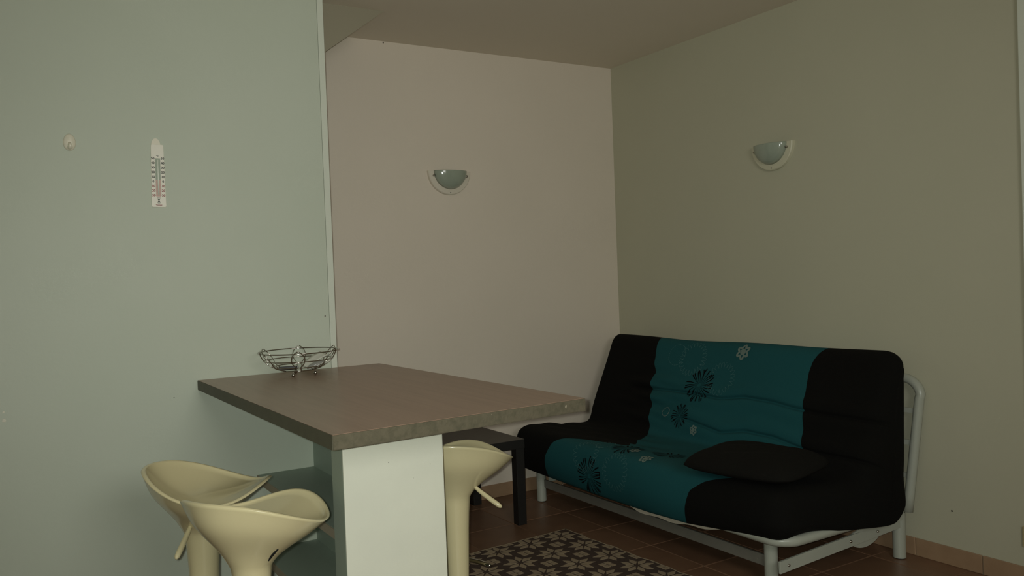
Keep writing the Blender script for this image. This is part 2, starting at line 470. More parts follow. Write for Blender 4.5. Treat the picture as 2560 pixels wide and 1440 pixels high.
def make_stool(x, y, z, th, label, lever=True, zf=0.0):
    global seat_mesh
    root = empty('bar_stool', (x, y, zf), 0, label, 'bar stool', 'cream bar stools at the breakfast bar')
    if seat_mesh is None:
        o = mesh_obj('seat', seat_v, seat_f, M['cream'], root, smooth=True); seat_mesh = o.data
    else:
        o = bpy.data.objects.new('seat', seat_mesh); C.objects.link(o); o.parent = root
    o.location = (0, 0, z - zf); o.rotation_euler = (0, 0, th)
    zz = z - zf
    if not lever:
        # slot for the lever in the neck, a flush dark patch following the surface
        sv = []; sfc = []
        n = 9
        for i in range(n):
            u = .60 + .24 * i / (n - 1)
            wd = .0042 * math.sin(PI * (i + .35) / (n - .3)) + .0012
            r, zq = outer(LEV, min(u, 1.0))
            r = max(r, 0) + .0012
            for s in (-1, 1):
                a = LEV + s * wd / max(r, .03)
                sv.append((r*math.cos(a), r*math.sin(a), zq))
        for i in range(n - 1): sfc.append((2*i, 2*i+1, 2*i+3, 2*i+2))
        s_ = mesh_obj('lever_slot', sv, sfc, M['slot'], o)
        sol = s_.modifiers.new('s', 'SOLIDIFY'); sol.thickness = .003; sol.offset = 0
    if lever:
        d = Vector((math.cos(LEV), math.sin(LEV), 0))
        P = [d * .060 + Vector((0, 0, -.118)), d * .078 + Vector((0, 0, -.128)), d * .082 + Vector((0, 0, -.131)), d * .10 + Vector((0, 0, -.146)),
             d * .132 + Vector((0, 0, -.168)), d * .164 + Vector((0, 0, -.189)), d * .177 + Vector((0, 0, -.1975)), d * .183 + Vector((0, 0, -.2015))]
        MB().tube(P, [.003, .003, .0066, .0078, .0088, .0092, .0078, .003], 14).build('lever', M['cream'], o, smooth=True)
    # piston, footrest and base
    MB().lathe([(.0225, zz - .54), (.0225, .10), (.028, .098), (.028, .02)], 28).build('pole', M['chrome'], root, smooth=False)
    MB().lathe([(.185, 0.0), (.187, .004), (.185, .010), (.17, .015), (.11, .024), (.06, .036), (.036, .060), (.030, .095), (.024, .10)], 48).build('base', M['chrome'], root, smooth=True)
    fa = -.70
    c_, s2 = math.cos(fa), math.sin(fa)
    P = []
    for i in range(13):
        t = -1 + 2 * i / 12
        lx, ly = .125 * t, .062 * (1 - t * t) - .008
        P.append((lx * c_ - ly * s2, lx * s2 + ly * c_, .237 + .0))
    MB().tube(P, [.005] + [.0085] * 11 + [.005], 12).lathe([(.03, .222), (.03, .252)], 24).build('footrest', M['chrome'], root, smooth=True)
    return root
make_stool(0.5409, 2.8934, 0.6834, 2.6250, 'cream bar stool nearest the pale green wall, its seat bowl facing the camera')
make_stool(0.5863, 2.4458, 0.6822, 3.6955, 'nearest cream bar stool left of the pillar, no lever but black slot in neck', lever=False)
make_stool(1.4167, 2.7803, 0.6706, 3.9567, 'cream bar stool right of the white pillar, with a long lever, beside the rug', zf=0.0085)

# ------------------------------------------------------------------ rug
RX0, RX1, RY0, RY1 = -1.12, 0.0, -1.60, 0.0
rug = empty('patterned_rug', (2.418, 3.524, 0), .053, 'dark brown flat woven rug with beige eight pointed stars on the tiled floor', 'rug')
MB().box((RX0, RY0, 0.0004), (RX1, RY1, 0.0065)).build('rug_base', M['rug_dark'], rug, bevel=.001)
bn = MB()
def wob(t): return .004 * math.sin(17 * t) + .003 * math.sin(41 * t + 1)
N = 60
for (a, b) in (((RX0, RY1), (RX1, RY1)), ((RX1, RY1), (RX1, RY0))):
    P = []
    for i in range(N + 1):
        t = i / N
        x, y = a[0] + (b[0]-a[0])*t, a[1] + (b[1]-a[1])*t
        if a[1] == b[1]: y += wob(t * 2) * .5
        else: x += wob(t * 2)
        P.append((x, y, .004))
    bn.tube(P, .0048, 6)
bn.build('rug_binding', M['rug_fringe'], rug, smooth=True)
PX, PY = .186, .184
SX, SY = -.088, -.074   # star nearest the far right corner
star_mesh = sq_mesh = None
def star_geo():
    m_ = MB()
    R = .083
    for k in range(8):
        a = PI/8 + k * PI/4
        ca, sa = math.cos(a), math.sin(a)
        # rhombus petal with a gap to its neighbours
        L = R if True else R
        pts = [(.014, 0), (.045, .0165), (L, .0165 + .010 * (1 if k % 2 else -1)), (.052, -.0165)]
        if k % 2: pts = [(.014, 0), (.052, .0165), (L, .0065), (.045, -.0165)]
        else: pts = [(.014, 0), (.045, .0165), (L, -.0065), (.052, -.0165)]
        P = [(x*ca - y*sa, x*sa + y*ca) for x, y in pts]
        m_.prism(P, 0, .0016)
    return m_
def sq_geo():
    m_ = MB(); h = .029; g = .0028
    for sx in (-1, 1):
        for sy in (-1, 1):
            m_.box((min(sx*g, sx*h), min(sy*g, sy*h), 0), (max(sx*g, sx*h), max(sy*g, sy*h), .0016))
    return m_
for i in range(-7, 2):
    for j in range(-9, 2):
        for kind in ('star', 'square'):
            x, y = SX + i * PX, SY + j * PY
            if kind == 'square': x += PX / 2; y += PY / 2
            R = .083 if kind == 'star' else .03
            if x - R < RX0 + .005 or x + R > RX1 + .012 or y - R < RY0 or y + R > RY1 + .012:
                if kind == 'star': continue
                if x > RX1 - .01 or y > RY1 - .01 or x < RX0 + .03: 
                    continue
            if kind == 'star':
                if star_mesh is None:
                    o = star_geo().build('star_motif', M['rug_light'], rug); star_mesh = o.data
                else:
                    o = bpy.data.objects.new('star_motif', star_mesh); C.objects.link(o); o.parent = rug
            else:
                if sq_mesh is None:
                    o = sq_geo().build('square_motif', M['rug_light'], rug); sq_mesh = o.data
                else:
                    o = bpy.data.objects.new('square_motif', sq_mesh); C.objects.link(o); o.parent = rug
            o.location = (x, y, .0062)
# half squares along the bound edges
for j in range(-8, 0):
    o = MB().box((-.026, .0028, 0), (.0, .028, .0014)).box((-.026, -.028, 0), (.0, -.0028, .0014)).build('half_square_motif', M['rug_light'], rug)
    o.location = (RX1 - .005, SY + j * PY + PY / 2, .0062)
for i in range(-6, 0):
    o = MB().box((.0028, -.022, 0), (.028, .0, .0014)).box((-.028, -.022, 0), (-.0028, .0, .0014)).build('half_square_motif', M['rug_light'], rug)
    o.location = (SX + i * PX + PX / 2, RY1 - .005, .0062)

# ------------------------------------------------------------------ black side table
tb = empty('side_table', (2.055, 4.005, 0), 0, 'low black square side table in the corner behind the bar', 'side table')
a = .27
top = MB().box((-a, -a, .402), (a, a, .449)).build('tabletop', M['black_side'], tb, bevel=.002)
MB().box((-a + .001, -a + .001, .4491), (a - .001, a - .001, .4502)).build('top_foil', M['black_wood'], top)
for sx in (-1, 1):
    for sy in (-1, 1):
        x, y = sx * (a - .0275), sy * (a - .0275)
        MB().box((x - .025, y - .025, 0), (x + .025, y + .025, .402)).build('leg', M['black_side'], tb, bevel=.0015)

# ------------------------------------------------------------------ sofa bed
sofa = empty('sofa_bed', (3.0, 3.2, 0), 0, 'fold down sofa bed with black and teal flowered cover on a white tube frame', 'sofa')
OFF = Vector((3.0, 3.2, 0))
L_ = lambda p: (p[0] - 3.0, p[1] - 3.2, p[2])
def bmt(pts, r, seg=14, closed=False): return MB().tube([L_(p) for p in pts], r, seg, closed)
prof = [(2.53,.20),(2.50,.30),(2.53,.41),(2.62,.435),(2.8,.425),(2.98,.413),(3.03,.425),(3.06,.50),(3.13,.66),(3.20,.82),(3.235,.89),(3.28,.918),
        (3.325,.895),(3.342,.80),(3.335,.60),(3.325,.42),(3.295,.28),(3.20,.222),(2.95,.205),(2.70,.195),(2.58,.185)]
def catmull(P, n):
    P = [np.array(p) for p in P]; m_ = len(P); out = []
    for i in range(m_):
        a_, b_, c_, d_ = P[i-1], P[i], P[(i+1) % m_], P[(i+2) % m_]
        # corner points kept fairly tight
        t1, t2 = (c_ - a_) * .5, (d_ - b_) * .5
        lim = np.linalg.norm(c_ - b_)
        for t in (t1, t2):
            l = np.linalg.norm(t)
            if l > lim: t *= lim / l
        for k in range(n):
            s = k / n
            out.append((2*s**3-3*s*s+1)*b_ + (s**3-2*s*s+s)*t1 + (-2*s**3+3*s*s)*c_ + (s**3-s*s)*t2)
    return np.array(out)
loop = catmull(prof, 14)
seg_ = np.linalg.norm(np.roll(loop, -1, 0) - loop, axis=1)
vcum = np.concatenate([[0], np.cumsum(seg_)])
VT = vcum[-1]
loopc = np.vstack([loop, loop[:1]])
spine = [np.array(p) for p in ((2.62,.31),(3.10,.31),(3.17,.45),(3.28,.84))]
def to_spine(p):
    best = None
    for a_, b_ in zip(spine, spine[1:]):
        d = b_ - a_; t = np.clip(np.dot(p - a_, d) / np.dot(d, d), 0, 1); q = a_ + d * t
        l = np.linalg.norm(p - q)
        if best is None or l < best[0]: best = (l, q)
    return best
YMIN, YMAX = 2.195, 4.15
def gauss(x, s): return math.exp(-(x / s) ** 2)
def crease(v, Y):
    d = 0.0
    # quilting lines across the backrest
    c1 = np.interp(Y, [2.5, 2.64, 2.78, 2.96, 3.11, 3.3, 3.6, 4.0], [.965, .971, .987, .992, .966, .972, .970, .96])
    c2 = np.interp(Y, [2.5, 2.58, 2.73, 2.90, 3.05, 3.29, 3.6, 4.0], [.79, .798, .823, .826, .795, .828, .85, .85])
    for c, s, yf in ((c1, .0075, 3.78), (c2, .0075, 3.34)):
        fade = 1 / (1 + math.exp((Y - yf) / .025))
        d -= .014 * gauss(v - c, s) * fade
        d += fade * (.009 * gauss(v - c - .035, .03) + .006 * gauss(v - c + .035, .03))
    c3 = np.interp(Y, [2.5, 4.0], [.33, .30])
    # gathered wrinkles at the left of the teal panel and on the black one
    wl = 1 / (1 + math.exp(-(Y - 3.45) / .06)) / (1 + math.exp((Y - 3.85) / .06))
    d += wl * (.006 * math.sin(v * 62 + Y * 9) + .004 * math.sin(v * 101 - Y * 13)) * gauss(v - .92, .2)
    wl2 = 1 / (1 + math.exp(-(Y - 3.25) / .08))
    d += wl2 * .005 * math.sin(v * 40 + Y * 16) * gauss(v - .48, .16)
    # seat sags towards the back on the left
    d -= .016 * gauss(v - .52, .14) * gauss(Y - 3.3, .45)
    d += .004 * math.sin(3.1 * Y + 5 * v) + .003 * math.sin(7.3 * Y - 11 * v)
    return d
BZ = ([2.2, 2.27, 2.5, 2.74, 3.0, 3.44, 4.0, 4.15], [.056, .052, .03, .004, -.006, -.006, .006, .012])
def base_pt(v, Y):
    v = v % VT
    x = np.interp(v, vcum, loopc[:, 0]); z = np.interp(v, vcum, loopc[:, 1])
    return np.array([x, z])
def surf(v, Y, lift=0.0):
    p = base_pt(v, Y)
    e = .004
    q1, q0 = base_pt(v + e, Y), base_pt(v - e, Y)
    t = q1 - q0; t /= np.linalg.norm(t) + 1e-9
    n = np.array([-t[1], t[0]])   # outward for this winding (front -> up)
    vv = v % VT
    d = crease(vv, Y) if vv < 1.40 else 0.0
    p = p + n * (d + lift)
    # lower hem height varies along the sofa
    dz = np.interp(Y, *BZ)
    wz = np.clip((.33 - p[1]) / .13, 0, 1)
    p[1] += (dz if dz < 0 else dz * np.clip((2.98 - p[0]) / .3, -.8, 1)) * wz
    # rounded ends
    R = .085
    for t_ in ((YMIN + R - Y) / R, (Y - YMAX + R * .5) / (R * .5)):
        if t_ > 0:
            t_ = min(t_, 1.0)
            ins = R * .95 * (1 - math.sqrt(max(0, 1 - t_ * t_)))
            l, q = to_spine(p)
            low = float(np.clip((.36 - p[1]) / .1, 0, 1)) * float(np.clip((p[0] - 2.55) / .3, 0, 1))
            ins *= 1 - .75 * low
            p = p + (q - p) / max(l, 1e-6) * min(ins, .8 * l)
    return (p[0], Y, p[1])
yLp = ([0, .126, .21, .26, .30, .33, .37, .40, .436, .50, .56, .66, .72, .807, .86, .922, .96, 1.0, 1.06, 1.13, 1.28, 1.45, VT],
       [3.83, 3.81, 3.765, 3.70, 3.60, 3.46, 3.34, 3.33, 3.375, 3.40, 3.46, 3.51, 3.56, 3.598, 3.60, 3.62, 3.64, 3.655, 3.645, 3.68, 3.71, 3.72, 3.83])
yRp = ([0, .078, .162, .214, .26, .30, .4, .55, .758, .88, .976, 1.148, 1.2, 1.25, 1.29, 1.45, VT],
       [2.74, 2.724, 2.70, 2.63, 2.54, 2.49, 2.49, 2.51, 2.547, 2.565, 2.591, 2.61, 2.605, 2.585, 2.565, 2.56, 2.74])
yL = lambda v: float(np.interp(v, *yLp))
yR = lambda v: float(np.interp(v, *yRp))
vs = np.concatenate([np.linspace(0, .70, 56)[:-1], np.linspace(.70, 1.08, 111)[:-1], np.linspace(1.08, VT, 121)[:-1]])
def panel(name, material, ya, yb, us, cap=None):
    V = []; F = []
    n = len(vs)
    for u in us:
        for v in vs:
            Y = ya(v) + (yb(v) - ya(v)) * u
            V.append(L_(surf(v, Y)))
    for i in range(len(us) - 1):
        for k in range(n):
            l = (k + 1) % n
            F.append((i*n+k, i*n+l, (i+1)*n+l, (i+1)*n+k))
    if cap is not None:
        row = 0 if cap == 0 else len(us) - 1
        F.append(tuple(row*n + k for k in range(n)))
    return mesh_obj(name, V, F, material, sofa, smooth=True)
ue = [1 - (1 - math.cos(t * PI / 2)) for t in np.linspace(0, 1, 22)][::-1]
left_us = [0] + [.002, .006, .014, .026, .045, .07, .10] + list(np.linspace(.13, 1, 30))
right_us = list(np.linspace(0, .76, 22)) + [.80, .84, .87, .90, .925, .945, .96, .975, .986, .994, 1]
tag(panel('left_cover', M['black_fabric'], lambda v: YMAX, yL, left_us, cap=0), 'black left end of the cover')
tag(panel('centre_cover', M['teal_fabric'], yL, yR, list(np.linspace(0, 1, 66))), 'teal centre of the cover with flower print')
tag(panel('right_cover', M['black_fabric'], yR, lambda v: YMIN, right_us, cap=1), 'black right end of the cover')
# printed motifs: thin strips that follow the cloth
def strip(mb, pts, wid):
    V = []; n = len(pts)
    for i, (Y, v) in enumerate(pts):
        a_ = pts[max(0, i-1)]; b_ = pts[min(n-1, i+1)]
        dx, dy = b_[0]-a_[0], b_[1]-a_[1]; l = math.hypot(dx, dy) + 1e-9
        nx, ny = -dy/l, dx/l
        w_ = wid(i/(n-1)) if callable(wid) else wid
        for s in (-.5, .5):
            V.append(L_(surf(v + ny*w_*s, Y + nx*w_*s, .0022)))
    mb.add(V, [(2*i, 2*i+1, 2*i+3, 2*i+2) for i in range(n-1)])
def burst(Y, v, R, n=26, clip=None):
    mb = MB()
    rnd = random.Random(int(Y * 1000))
    for k in range(n):
        a_ = 2*PI*k/n + rnd.uniform(-.07, .07)
        r1 = R * rnd.uniform(.9, 1.04); bend = rnd.uniform(-.22, .22)
        P = []
        for i in range(7):
            t = i / 6; r = R*.12 + (r1 - R*.12) * t
            aa = a_ + bend * t * t
            y_ = Y + r * math.cos(aa)
            if clip is not None: y_ = max(y_, Y - clip)
            P.append((y_, v + r * math.sin(aa)))
        strip(mb, P, lambda t: .0008 + R * .092 * t ** 1.5 if t < .99 else R * .06)
    o = mb.build('burst_print', M['print_black'], sofa)
    return o
def loops(Y, v, R, n=22, wid=.0013, inner=.68):
    mb = MB()
    for k in range(n):
        a0 = 2*PI*k/n; P = []
        for i in range(11):
            t = i / 10; s = math.sin(PI * t)
            r = R * (inner + (1 - inner) * s); aa = a0 + (t - .5) * 2*PI/n * (1.0 + .25 * s)
            P.append((Y + r*math.cos(aa), v + r*math.sin(aa)))
        strip(mb, P, wid)
    return mb.build('loop_print', M['print_pale'], sofa)
def beads(Y, v, R, n=26, material='print_pale', wid=.003):
    mb = MB()
    for k in range(n):
        a0 = 2*PI*k/n
        P = [(Y + R*math.cos(a0 + d), v + R*math.sin(a0 + d)) for d in np.linspace(0, 2*PI/n*.62, 4)]
        strip(mb, P, wid)
    return mb.build('ring_print', M[material], sofa)
def flower(Y, v, R, rot=.3):
    mb = MB()
    P = [(Y + R*(.80 + .2*math.cos(6*t))*math.cos(t+rot), v + R*(.80+.2*math.cos(6*t))*math.sin(t+rot)) for t in np.linspace(0, 2*PI, 61)]
    strip(mb, P, R*.30)
    P = [(Y + R*.22*math.cos(t), v + R*.22*math.sin(t)) for t in np.linspace(0, 2*PI, 19)]
    strip(mb, P, R*.46)
    return mb.build('flower_print', M['print_white'], sofa)
burst(3.271, 1.02, .098, clip=.088); burst(3.353, .842, .066, 24, clip=.062)
loops(3.384, 1.165, .10); loops(3.140, 1.07, .092, 22, .0011); beads(3.512, 1.178, .062, 30, wid=.002)
beads(3.468, .851, .025, 22, 'print_white', .005)
flower(3.039, 1.222, .040, .5); flower(3.226, .781, .024, .3)
burst(3.421, .09, .102, 27, clip=.09)
loops(3.47, .20, .10, 22, .0013); loops(3.215, .15, .098, 22, .0012)
burst(3.255, .325, .085, 24); burst(3.055, .415, .085, 24)
beads(3.40, .30, .05, 14, wid=.003)
flower(3.19, .315, .026, .2); flower(3.047, .262, .032, .1)
# thin white underside of the mattress showing under the cover
tk = MB()
V = []; n = 30
for i in range(n + 1):
    Y = 3.24 - (3.24 - 2.34) * i / n
    zl_ = float(np.interp(Y, [2.34, 2.4, 2.55, 2.7, 2.82, 3.0, 3.13, 3.24], [.243, .231, .205, .183, .169, .160, .163, .180]))
    zt_ = float(np.interp(Y, *BZ)) + .215
    for x in (2.565, 2.575): V += [L_((x, Y, zl_ + .004 * math.sin(Y * 30))), L_((x, Y, max(zt_, zl_ + .012)))]
F_ = []
for i in range(n):
    a_, b_ = 4*i, 4*(i+1)
    F_ += [(a_, a_+1, b_+1, b_), (a_+2, b_+2, b_+3, a_+3), (a_, b_, b_+2, a_+2), (a_+1, a_+3, b_+3, b_+1)]
F_ += [(0, 2, 3, 1), (4*n, 4*n+1, 4*n+3, 4*n+2)]
tag(mesh_obj('mattress_underside', V, F_, M['ticking'], sofa, smooth=False), 'white mattress underside peeking out below the cover')
# frame
LEGS = [(2.640, 2.376), (2.632, 4.063), (3.352, 2.283), (3.352, 4.08)]
for i, (x, y) in enumerate(LEGS):
    h = .225 if i != 2 else .205
    MB().tube([L_((x, y, 0.004)), L_((x, y, h))], .0275, 48).build('leg', M['white_metal'], sofa, smooth=False)
    o = MB().lathe([(.023, .0), (.024, .006)], 20, L_((x, y, 0))).build('foot_cap', M['black_plastic'], sofa)
def ring_pts():
    x0, x1, y0, y1, r, z = 2.556, 3.30, 2.232, 4.10, .085, .232
    P = []
    P += arc((x0 + r, y0 + r), r, PI, 1.5*PI, 8, z=z) + arc((x1 - r, y0 + r), r, 1.5*PI, 2*PI, 8, z=z)
    P += arc((x1 - r, y1 - r), r, 0, .5*PI, 8, z=z) + arc((x0 + r, y1 - r), r, .5*PI, PI, 8, z=z)
    return P
bmt(ring_pts(), .0215, 14, closed=True).build('seat_frame', M['white_metal'], sofa, smooth=True)
MB().box(L_((2.634, 2.375, .082)), L_((2.646, 4.04, .128))).build('front_rail', M['grey_metal'], sofa, bevel=.002)
# lower end bars, from front leg to rear leg, with their bolts and hinge plate
def end_bar(y, xs):
    a_, b_ = Vector(L_((xs, y, .128))), Vector(L_((3.345, y, .165)))
    q = MB(); hh = .024
    q.add([(a_.x, a_.y-.005, a_.z-hh), (b_.x, b_.y-.005, b_.z-hh), (b_.x, b_.y-.005, b_.z+hh), (a_.x, a_.y-.005, a_.z+hh),
           (a_.x, a_.y+.005, a_.z-hh), (b_.x, b_.y+.005, b_.z-hh), (b_.x, b_.y+.005, b_.z+hh), (a_.x, a_.y+.005, a_.z+hh)],
          [(0,1,2,3),(4,7,6,5),(0,4,5,1),(1,5,6,2),(2,6,7,3),(3,7,4,0)])
    bar_ = q.build('end_bar', M['white_metal'], sofa, bevel=.001)
    for t in (.06, .55, .78):
        p = a_.lerp(b_, t)
        MB().tube([(p.x, p.y - .010, p.z), (p.x, p.y - .004, p.z)], [.005, .007], 10).build('bolt', M['chrome'], bar_, smooth=True)
    pl = MB(); P2 = []
    for t in np.linspace(0, 1, 13):
        x = a_.x + (b_.x - a_.x) * (.58 + .24 * t)
        P2.append((x, a_.z + (b_.z - a_.z) * (.58 + .24 * t) - hh - .030 * math.sin(PI * t) ** .7))
    top_ = [(P2[-1][0], P2[-1][1] + .03), (P2[0][0], P2[0][1] + .03)]
    pp = P2 + top_
    n_ = len(pp)
    pl.add([(x, a_.y + .006, z) for x, z in pp] + [(x, a_.y + .010, z) for x, z in pp],
           [tuple(range(n_)), tuple(range(n_, 2*n_))[::-1]] + [(i, (i+1) % n_, n_ + (i+1) % n_, n_ + i) for i in range(n_)])
    pl.build('hinge_plate', M['white_metal'], bar_)
end_bar(2.268, 2.566); end_bar(4.055, 2.68)
# diagonal plate joining the ring to the rear leg
MB().add([L_(p) for p in ((2.98,2.246,.185),(3.325,2.246,.180),(3.345,2.246,.24),(3.20,2.246,.235),(2.98,2.252,.185),(3.325,2.252,.180),(3.345,2.252,.24),(3.20,2.252,.235))],
         [(0,1,2,3),(4,7,6,5),(0,4,5,1),(1,5,6,2),(2,6,7,3),(3,7,4,0)]).build('rear_bracket', M['white_metal'], sofa)
# backrest frame: leaning hoop with rounded corners and two slats
def hoop():
    xb, zb, xt, zt = 3.362, .212, 3.402, .795
    y0, y1, r = 2.243, 4.10, .085
    f_ = lambda z: xb + (xt - xb) * (z - zb) / (zt - zb)
    yy = lambda z: y0 - .055 * (z - zb) / (zt - zb)
    P = [(f_(z), yy(z), z) for z in np.linspace(zb, zt - r, 8)]
    yt = yy(zt)
    for t in np.linspace(0, PI/2, 8)[1:]:
        z = zt - r + r * math.sin(t)
        P.append((f_(z), yt + r - r * math.cos(t), z))
    for t in np.linspace(PI/2, 0, 8):
        z = zt - r + r * math.sin(t)
        P.append((f_(z), y1 - r + r * math.cos(t), z))
    P += [(f_(z), y1, z) for z in np.linspace(zt - r, zb, 8)[1:]]
    return P, f_, yy
HP, f_, yy = hoop()
bmt(HP, .0205, 14).build('back_frame', M['white_metal'], sofa, smooth=True)
for z in (.655, .515, .37):
    MB().box(L_((f_(z) - .004, yy(z), z - .011)), L_((f_(z) + .004, 4.1, z + .011))).build('back_slat', M['white_metal'], sofa)

# ------------------------------------------------------------------ cushion on the seat
cu = empty('cushion', (2.70, 2.50, .481), math.radians(12), 'black square cushion lying on the right half of the sofa seat', 'cushion')
cu.rotation_euler = (0, math.radians(-2), math.radians(12))
n = 40; V = []; F_ = []
for s in (1, -1):
    for i in range(n + 1):
        for j in range(n + 1):
            a_, b_ = -1 + 2*i/n, -1 + 2*j/n
            hgt = .062 * ((1 - a_**4) * (1 - b_**4)) ** .6
            pin = 1 - .10 * abs(a_)**5, 1 - .10 * abs(b_)**5
            x, y = .205 * a_ * pin[1], .26 * b_ * pin[0]
            wr = .004 * math.sin(9*a_ + 6*b_) * (1 - a_*a_) * (1 - b_*b_)
            V.append((x, y, (hgt if s > 0 else -.55 * hgt) + wr))
for s in (0, 1):
    o_ = s * (n+1)**2
    for i in range(n):
        for j in range(n):
            q = [o_ + i*(n+1)+j, o_ + (i+1)*(n+1)+j, o_ + (i+1)*(n+1)+j+1, o_ + i*(n+1)+j+1]
            F_.append(tuple(q if s == 0 else q[::-1]))
o = mesh_obj('cushion_cover', V, F_, M['pillow_fabric'], cu, smooth=True)
bm = bmesh.new(); bm.from_mesh(o.data); bmesh.ops.remove_doubles(bm, verts=bm.verts, dist=1e-4); bm.to_mesh(o.data); bm.free()

# ------------------------------------------------------------------ half moon wall lamps
def wall_lamp(loc_, rz, label, white):
    root = empty('wall_lamp', loc_, rz, label, 'wall lamp', 'half moon wall lamps')
    # local frame: x along the wall, -y out of the wall, z up; origin in the middle of the straight top edge
    R1, R2, n = .134, .104, 40
    q = MB(); A = [PI + PI * i / n for i in range(n + 1)]
    V = []
    for a_ in A:
        c_, s_ = math.cos(a_), math.sin(a_)
        V += [(R1*c_, -.0005, R1*s_), (R1*c_, -.019, R1*s_), ((R1-.004)*c_, -.0235, (R1-.004)*s_), (R2*c_, -.027, R2*s_), (R2*c_, -.0005, R2*s_)]
    F2 = []
    for i in range(n):
        for k in range(5):
            l = (k + 1) % 5
            F2.append((5*i+k, 5*i+l, 5*(i+1)+l, 5*(i+1)+k))
    F2 += [(0, 1, 2, 3, 4), tuple(range(5*n, 5*n+5))[::-1]]
    q.add(V, F2).build('plate', white, root)
    # bulging frosted glass
    V = []; F2 = []; m_ = 12
    Rg, dep = .1055, .058
    for i in range(n + 1):
        a_ = PI + PI * i / n
        for k in range(m_ + 1):
            t = k / m_
            r = Rg * t
            y = -.024 - dep * math.sqrt(max(0, 1 - t * t)) * (1.0)
            V.append((r * math.cos(a_), y, r * math.sin(a_)))
    for i in range(n):
        for k in range(m_):
            F2.append((i*(m_+1)+k, i*(m_+1)+k+1, (i+1)*(m_+1)+k+1, (i+1)*(m_+1)+k))
    g = mesh_obj('glass_shade', V, F2, M['frosted'], root, smooth=True)
    bm = bmesh.new(); bm.from_mesh(g.data); bmesh.ops.remove_doubles(bm, verts=bm.verts, dist=1e-5); bm.to_mesh(g.data); bm.free()
    so_ = g.modifiers.new('s', 'SOLIDIFY'); so_.thickness = .003; so_.offset = -1
    for sx in (-1, 1):
        MB().tube([(sx*.1045, -.022, -.028), (sx*.1045, -.034, -.028), (sx*.1045, -.038, -.028)], [.0068, .0068, .004], 14).build('clip_screw', M['chrome'], root, smooth=True)
    MB().tube([(0, -.02, -.122), (0, -.0262, -.122)], [.0045, .003], 10).build('plate_screw', M['grey_metal'], root)
    return root
wall_lamp((2.229, YB, 1.9185), 0, 'half moon wall lamp with frosted glass on the pinkish back wall', M['lamp_white'])
wall_lamp((XR, 2.988, 1.934), -PI/2, 'half moon wall lamp on the olive right wall above the sofa', M['lamp_white2'])

# ------------------------------------------------------------------ thermometer
th = empty('thermometer', (0.5815, YP, 1.777), 0, 'white wall thermometer with two number columns on the pale green wall', 'thermometer')
th.rotation_euler = (0, math.radians(0.5), 0)
w2, h2 = .0285, .129
P = []
for cx, cz, a0 in ((w2-.006, -h2+.006, -PI/2), (w2-.010, h2-.006, 0), (-w2+.010, h2-.006, PI/2), (-w2+.006, -h2+.006, PI)):
    P += [(cx + .006*math.cos(a0 + t), cz + .006*math.sin(a0 + t)) for t in np.linspace(0, PI/2, 5)]
k_ = MB(); n = len(P)
k_.add([(x, -.0012, z) for x, z in P] + [(x, -.0062, z) for x, z in P], [tuple(range(n)), tuple(range(n, 2*n))] + [(i, (i+1) % n, n+(i+1) % n, n+i) for i in range(n)])
plate = k_.build('plate', M['plastic_white'], th, bevel=.001, segs=1)
P = [(-.005 + .018*math.cos(t), h2 - .006 + .031*math.sin(t)) for t in np.linspace(0, PI, 17)]
n = len(P)
MB().add([(x, -.0012, z) for x, z in P] + [(x, -.0055, z) for x, z in P], [tuple(range(n)), tuple(range(n, 2*n))] + [(i, (i+1) % n, n+(i+1) % n, n+i) for i in range(n)]).build('hanging_tab', M['hook_white'], th)
def flat(name, x0, x1, z0, z1, m_, y=-.0064, par=None):
    return MB().box((x0, y - .0004, z0), (x1, y + .0002, z1)).build(name, m_, par or th)
flat('scale_field', -.0095, .0095, -.016, .072, M['ink_green'])
flat('scale_field', -.0095, .0095, -.085, -.016, M['ink_pink'])
tg = MB()
for i in range(-14, 45):
    z = -.0160 + i * .00172 * 1.0
    if z > .071 or z < -.084: continue
for i in range(41):
    z = .071 - .0038 * i
    for sx in (-1, 1): tg.box((min(sx*.0095, sx*(.0115 + (.0015 if i % 5 == 0 else 0))), -.0068, z - .0003), (max(sx*.0095, sx*(.0115 + (.0015 if i % 5 == 0 else 0))), -.0063, z + .0003))
tg.build('tick_marks', M['ink'], th)
MB().tube([(0, -.0085, .066), (0, -.0085, -.078)], .0030, 12).build('glass_tube', M['glass_tube'], th, smooth=True)
def text(s, x, z, size, m_, par, y=-.0066):
    cu_ = bpy.data.curves.new('number', 'FONT'); cu_.body = s; cu_.size = size; cu_.align_x = 'CENTER'; cu_.align_y = 'CENTER'
    cu_.extrude = .0002; cu_.resolution_u = 3; cu_.offset = size * .03
    t_ = bpy.data.objects.new('number', cu_); C.objects.link(t_)
    dg = bpy.context.evaluated_depsgraph_get(); dg.update()
    me = bpy.data.meshes.new_from_object(t_.evaluated_get(dg))
    bpy.data.objects.remove(t_); bpy.data.curves.remove(cu_)
    me.materials.clear(); me.materials.append(m_)
    o = bpy.data.objects.new('number', me); C.objects.link(o); o.parent = par
    o.location = (x, y, z); o.rotation_euler = (PI/2, 0, 0)
    return o
for i, s in enumerate(('50', '40', '30', '20', '10', '0', '10', '20', '30')):
    z = .0715 - .0190 * i
    for sx in (-1, 1):
        text(s, sx * .0188, z, .0132, M['ink'] if i < 6 else M['ink_red'], th)
text('°C', 0, .081, .0090, M['ink'], th)
sm = MB()
for i, (wd, hh) in enumerate(((.007, .0006), (.006, .0006), (.004, .0018), (.003, .0008), (.004, .0018), (.0065, .0006), (.005, .0006))):
    z = -.0905 - .0040 * i
    sm.box((-wd, -.0068, z - hh), (wd, -.0063, z + hh))
sm.build('small_print', M['ink'], th)
